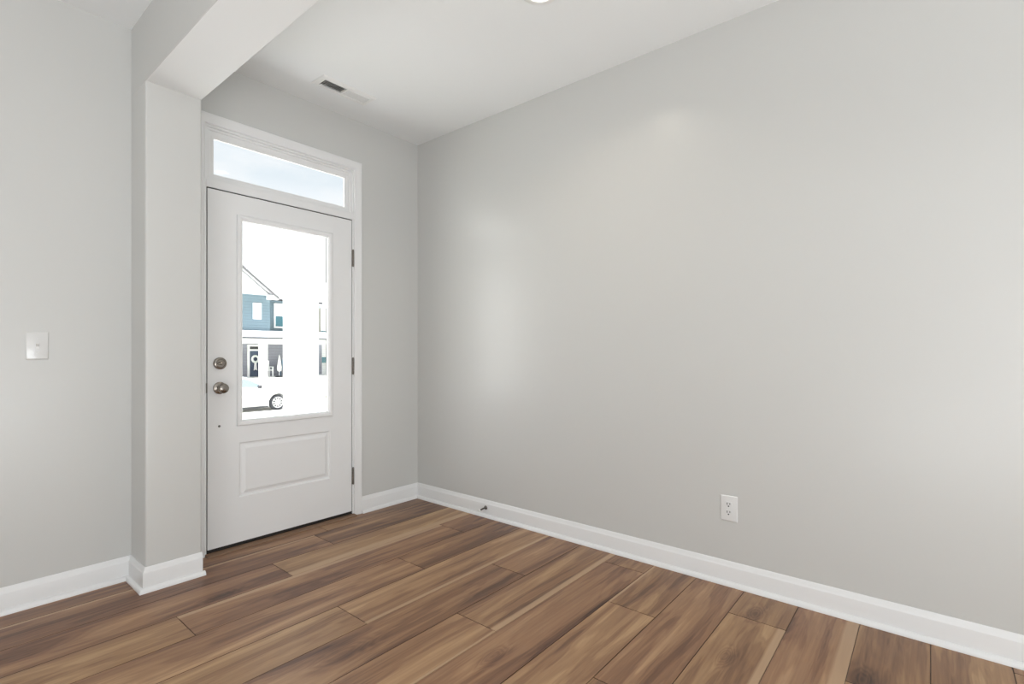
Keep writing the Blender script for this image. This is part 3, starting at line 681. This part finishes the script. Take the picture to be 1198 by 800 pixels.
porch_chair('porch_chair', 13.95, 30.4, -0.452, BLUEF, 'blue slatted porch chair farthest right on the porch across the street')
uo = (13.0, 29.4, -0.452)
um = thing('patio_umbrella', uo, 'closed white patio umbrella on the porch behind the car hood', 'umbrella')
MB().lathe([(0.03, 0.35), (0.12, 0.40), (0.14, 0.6), (0.09, 1.0), (0.03, 1.35), (0.0, 1.38)], Matrix.Translation(uo), 14, capped=False).build('canopy', PWHITE, um, uo, smooth=50)
MB().lathe([(0.02, 0.03), (0.02, 1.42), (0.0, 1.43)], Matrix.Translation(uo), 10, capped=False).build('pole', ALLOY, um, uo)
MB().lathe([(0.24, 0.0), (0.24, 0.05), (0.06, 0.09), (0.0, 0.09)], Matrix.Translation(uo), 20, capped=False).build('base', GUT, um, uo)

# white house farther right
no = (21.0, 33.0, -0.7)
nh = thing('house', no, 'white sided house farther right, at the right edge of the door glass', 'house')
m = MB(); m.box(17.77, 25.5, 33.0, 42.0, -2.0, 4.6); m.build('wall', WHSID, nh, no)
m = MB(); m.prism([(32.5, 4.5), (37.5, 7.2), (42.5, 4.5)], 0, 17.4, 25.9); m.build('roof', ROOF, nh, no)
MB().box(17.70, 17.90, 32.95, 33.05, -0.8, 4.5).build('corner_board', pmat('cream_board', (0.30, 0.295, 0.27), 0.6), nh, no)
MB().box(17.95, 21.5, 32.8, 33.02, 1.96, 2.06).build('ledge', GUT, nh, no)
for (x0, x1, z0, z1) in ((17.93, 18.5, 2.36, 2.78), (17.93, 18.5, 0.33, 0.78)):
    fo_ = MB().box(x0 - 0.06, x1 + 0.06, 32.95, 33.0, z0 - 0.06, z1 + 0.06).build('window', PWHITE, nh, no)
    MB().box(x0, x1, 32.93, 32.96, z0, z1).build('pane', WGLASS, fo_, no)

# ------------------------------------------------------------------ white sedan parked on the street
FWX, CY0, CY1 = 7.49, 18.0, 19.80
cao = (FWX - 1.35, (CY0 + CY1) / 2, ST)
car = thing('car', cao, 'white sedan parked on the street outside the door glass', 'car')
# stations: x relative to the front axle, bottom z, shoulder z, top z, half width low, half width shoulder, half width top
Sx = [(-3.72, 0.42, 0.80, 0.92, 0.62, 0.72, 0.62), (-3.60, 0.28, 0.92, 1.02, 0.78, 0.82, 0.70), (-3.2, 0.20, 0.97, 1.07, 0.86, 0.88, 0.74), (-2.75, 0.18, 0.98, 1.14, 0.88, 0.90, 0.72), (-2.1, 0.17, 0.98, 1.37, 0.88, 0.90, 0.62), (-1.6, 0.17, 0.97, 1.43, 0.88, 0.90, 0.60),
      (-1.25, 0.17, 0.96, 1.42, 0.88, 0.90, 0.60), (-1.0, 0.17, 0.96, 1.33, 0.88, 0.90, 0.63), (-0.7, 0.17, 0.95, 1.14, 0.88, 0.90, 0.70), (-0.42, 0.18, 0.93, 1.01, 0.88, 0.90, 0.76), (0.2, 0.18, 0.88, 0.96, 0.88, 0.89, 0.72), (0.6, 0.20, 0.80, 0.88, 0.84, 0.85, 0.66), (0.84, 0.26, 0.68, 0.76, 0.70, 0.74, 0.56), (0.92, 0.36, 0.58, 0.64, 0.52, 0.56, 0.44)]
cb = MB(); v = []; f = []
for (x, zb, zsx, zt, wl_, ws_, wt_) in Sx:
    half = [(wl_ * 0.92, zb), (wl_, zb + 0.10), (ws_ + 0.01, (zb + zsx) / 2 + 0.05), (ws_, zsx - 0.03), (ws_ - 0.04, zsx + 0.01), (wt_ + 0.03, zt - 0.05), (wt_ - 0.06, zt)]
    ring_ = [(-a, z) for a, z in half] + [(a, z) for a, z in reversed(half)]
    v += [(FWX + x, cao[1] + a, ST + z) for a, z in ring_]
n = 14
for i in range(len(Sx) - 1):
    for j in range(n): f.append((i * n + j, i * n + (j + 1) % n, (i + 1) * n + (j + 1) % n, (i + 1) * n + j))
f.append(tuple(range(n))); f.append(tuple((len(Sx) - 1) * n + j for j in range(n)))
cb.add(v, f)
body = cb.build('body', CARP, car, cao, smooth=35)
cut = MB()
for wx in (FWX, FWX - 2.7):
    for (ya, yb) in ((CY0 - 0.2, CY0 + 0.28), (CY1 - 0.28, CY1 + 0.2)):
        cut.lathe([(0.385, 0), (0.385, yb - ya)], Matrix.Translation((wx, yb, ST + 0.325)) @ Matrix.Rotation(PI / 2, 4, 'X'), 32)
cuto = cut.build('cutter', CARP, None)
bo = body.modifiers.new('arches', 'BOOLEAN'); bo.object = cuto; bo.operation = 'DIFFERENCE'; bo.solver = 'EXACT'
bpy.context.view_layer.update()
dg = bpy.context.evaluated_depsgraph_get()
nm = bpy.data.meshes.new_from_object(body.evaluated_get(dg)); body.modifiers.clear(); body.data = nm
bpy.data.objects.remove(cuto)
def interp(x, k_):
    for a, b_ in zip(Sx, Sx[1:]):
        if a[0] <= x <= b_[0]: t = (x - a[0]) / (b_[0] - a[0]); return a[k_] + (b_[k_] - a[k_]) * t
def side_pt(x, t, sgn, out=0.006):
    ws_, wt_, zs_, zt_ = interp(x, 5) - 0.04, interp(x, 6) + 0.03, interp(x, 2) + 0.01, interp(x, 3) - 0.05
    a = ws_ + (wt_ - ws_) * t; z = zs_ + (zt_ - zs_) * t
    return (FWX + x, cao[1] + sgn * (a + out), ST + z)
for sgn in (-1, 1):
    for (xa, xb, ta, tb) in ((-1.45, -0.62, 0.95, 0.5), (-2.55, -1.53, 0.6, 0.95)):
        g = MB(); nn = 8; v = []
        for i in range(nn + 1):
            x = xa + (xb - xa) * i / nn
            v += [side_pt(x, 0.10, sgn), side_pt(x, 0.92, sgn)]
        g.add(v, [(2 * i, 2 * i + 2, 2 * i + 3, 2 * i + 1) for i in range(nn)])
        go = g.build('side_window', CARG, car, cao); so_ = go.modifiers.new('thick', 'SOLIDIFY'); so_.thickness = 0.01
ws = MB(); ya = 0.56
ws.add([(FWX - 1.12, cao[1] - 0.56, ST + 1.392), (FWX - 1.12, cao[1] + 0.56, ST + 1.392), (FWX - 0.50, cao[1] + 0.66, ST + 1.052), (FWX - 0.50, cao[1] - 0.66, ST + 1.052)], [(0, 1, 2, 3)])
wso = ws.build('windshield', CARG, car, cao); so_ = wso.modifiers.new('thick', 'SOLIDIFY'); so_.thickness = 0.02; so_.offset = 0
for wx in (FWX, FWX - 2.7):
    for (yy, sg) in ((CY0 + 0.02, 1), (CY1 - 0.02, -1)):
        M = Matrix.Translation((wx, yy, ST + 0.323)) @ Matrix.Rotation(-PI / 2 * sg, 4, 'X')
        wv = MB().lathe([(0.225, 0.02), (0.235, 0.0), (0.29, -0.005), (0.318, 0.015), (0.323, 0.05), (0.323, 0.17), (0.30, 0.20), (0.0, 0.20)], M, 40, capped=False).build('wheel', TYRE, car, cao, smooth=40)
        rm = MB().lathe([(0.235, 0.03), (0.228, 0.006), (0.212, 0.010), (0.205, 0.06)], M, 40, capped=False)
        for k_ in range(10):
            R = M @ Matrix.Rotation(2 * PI * k_ / 10, 4, 'Z') @ Matrix.Translation((0.128, 0, 0.022))
            rm.obox(R, 0.19, 0.040, 0.020)
        rm.lathe([(0.0, 0.008), (0.045, 0.010), (0.050, 0.030)], M, 20, capped=False)
        rm.build('rim', ALLOY, wv, cao)
for sgn in (-1, 1):
    mm = MB().obox(Matrix.Translation((FWX - 0.78, cao[1] + sgn * 0.96, ST + 1.02)) @ Matrix.Rotation(0.2, 4, 'Z'), 0.10, 0.20, 0.13)
    mm.build('side_mirror', GUT if sgn < 0 else CARP, car, cao, bevel=0.03, seg=3, smooth=50)
MB().box(FWX - 2.3, FWX - 0.42, CY0 - 0.005, CY0 + 0.02, ST + 0.15, ST + 0.21).build('sill_trim', GUT, car, cao)
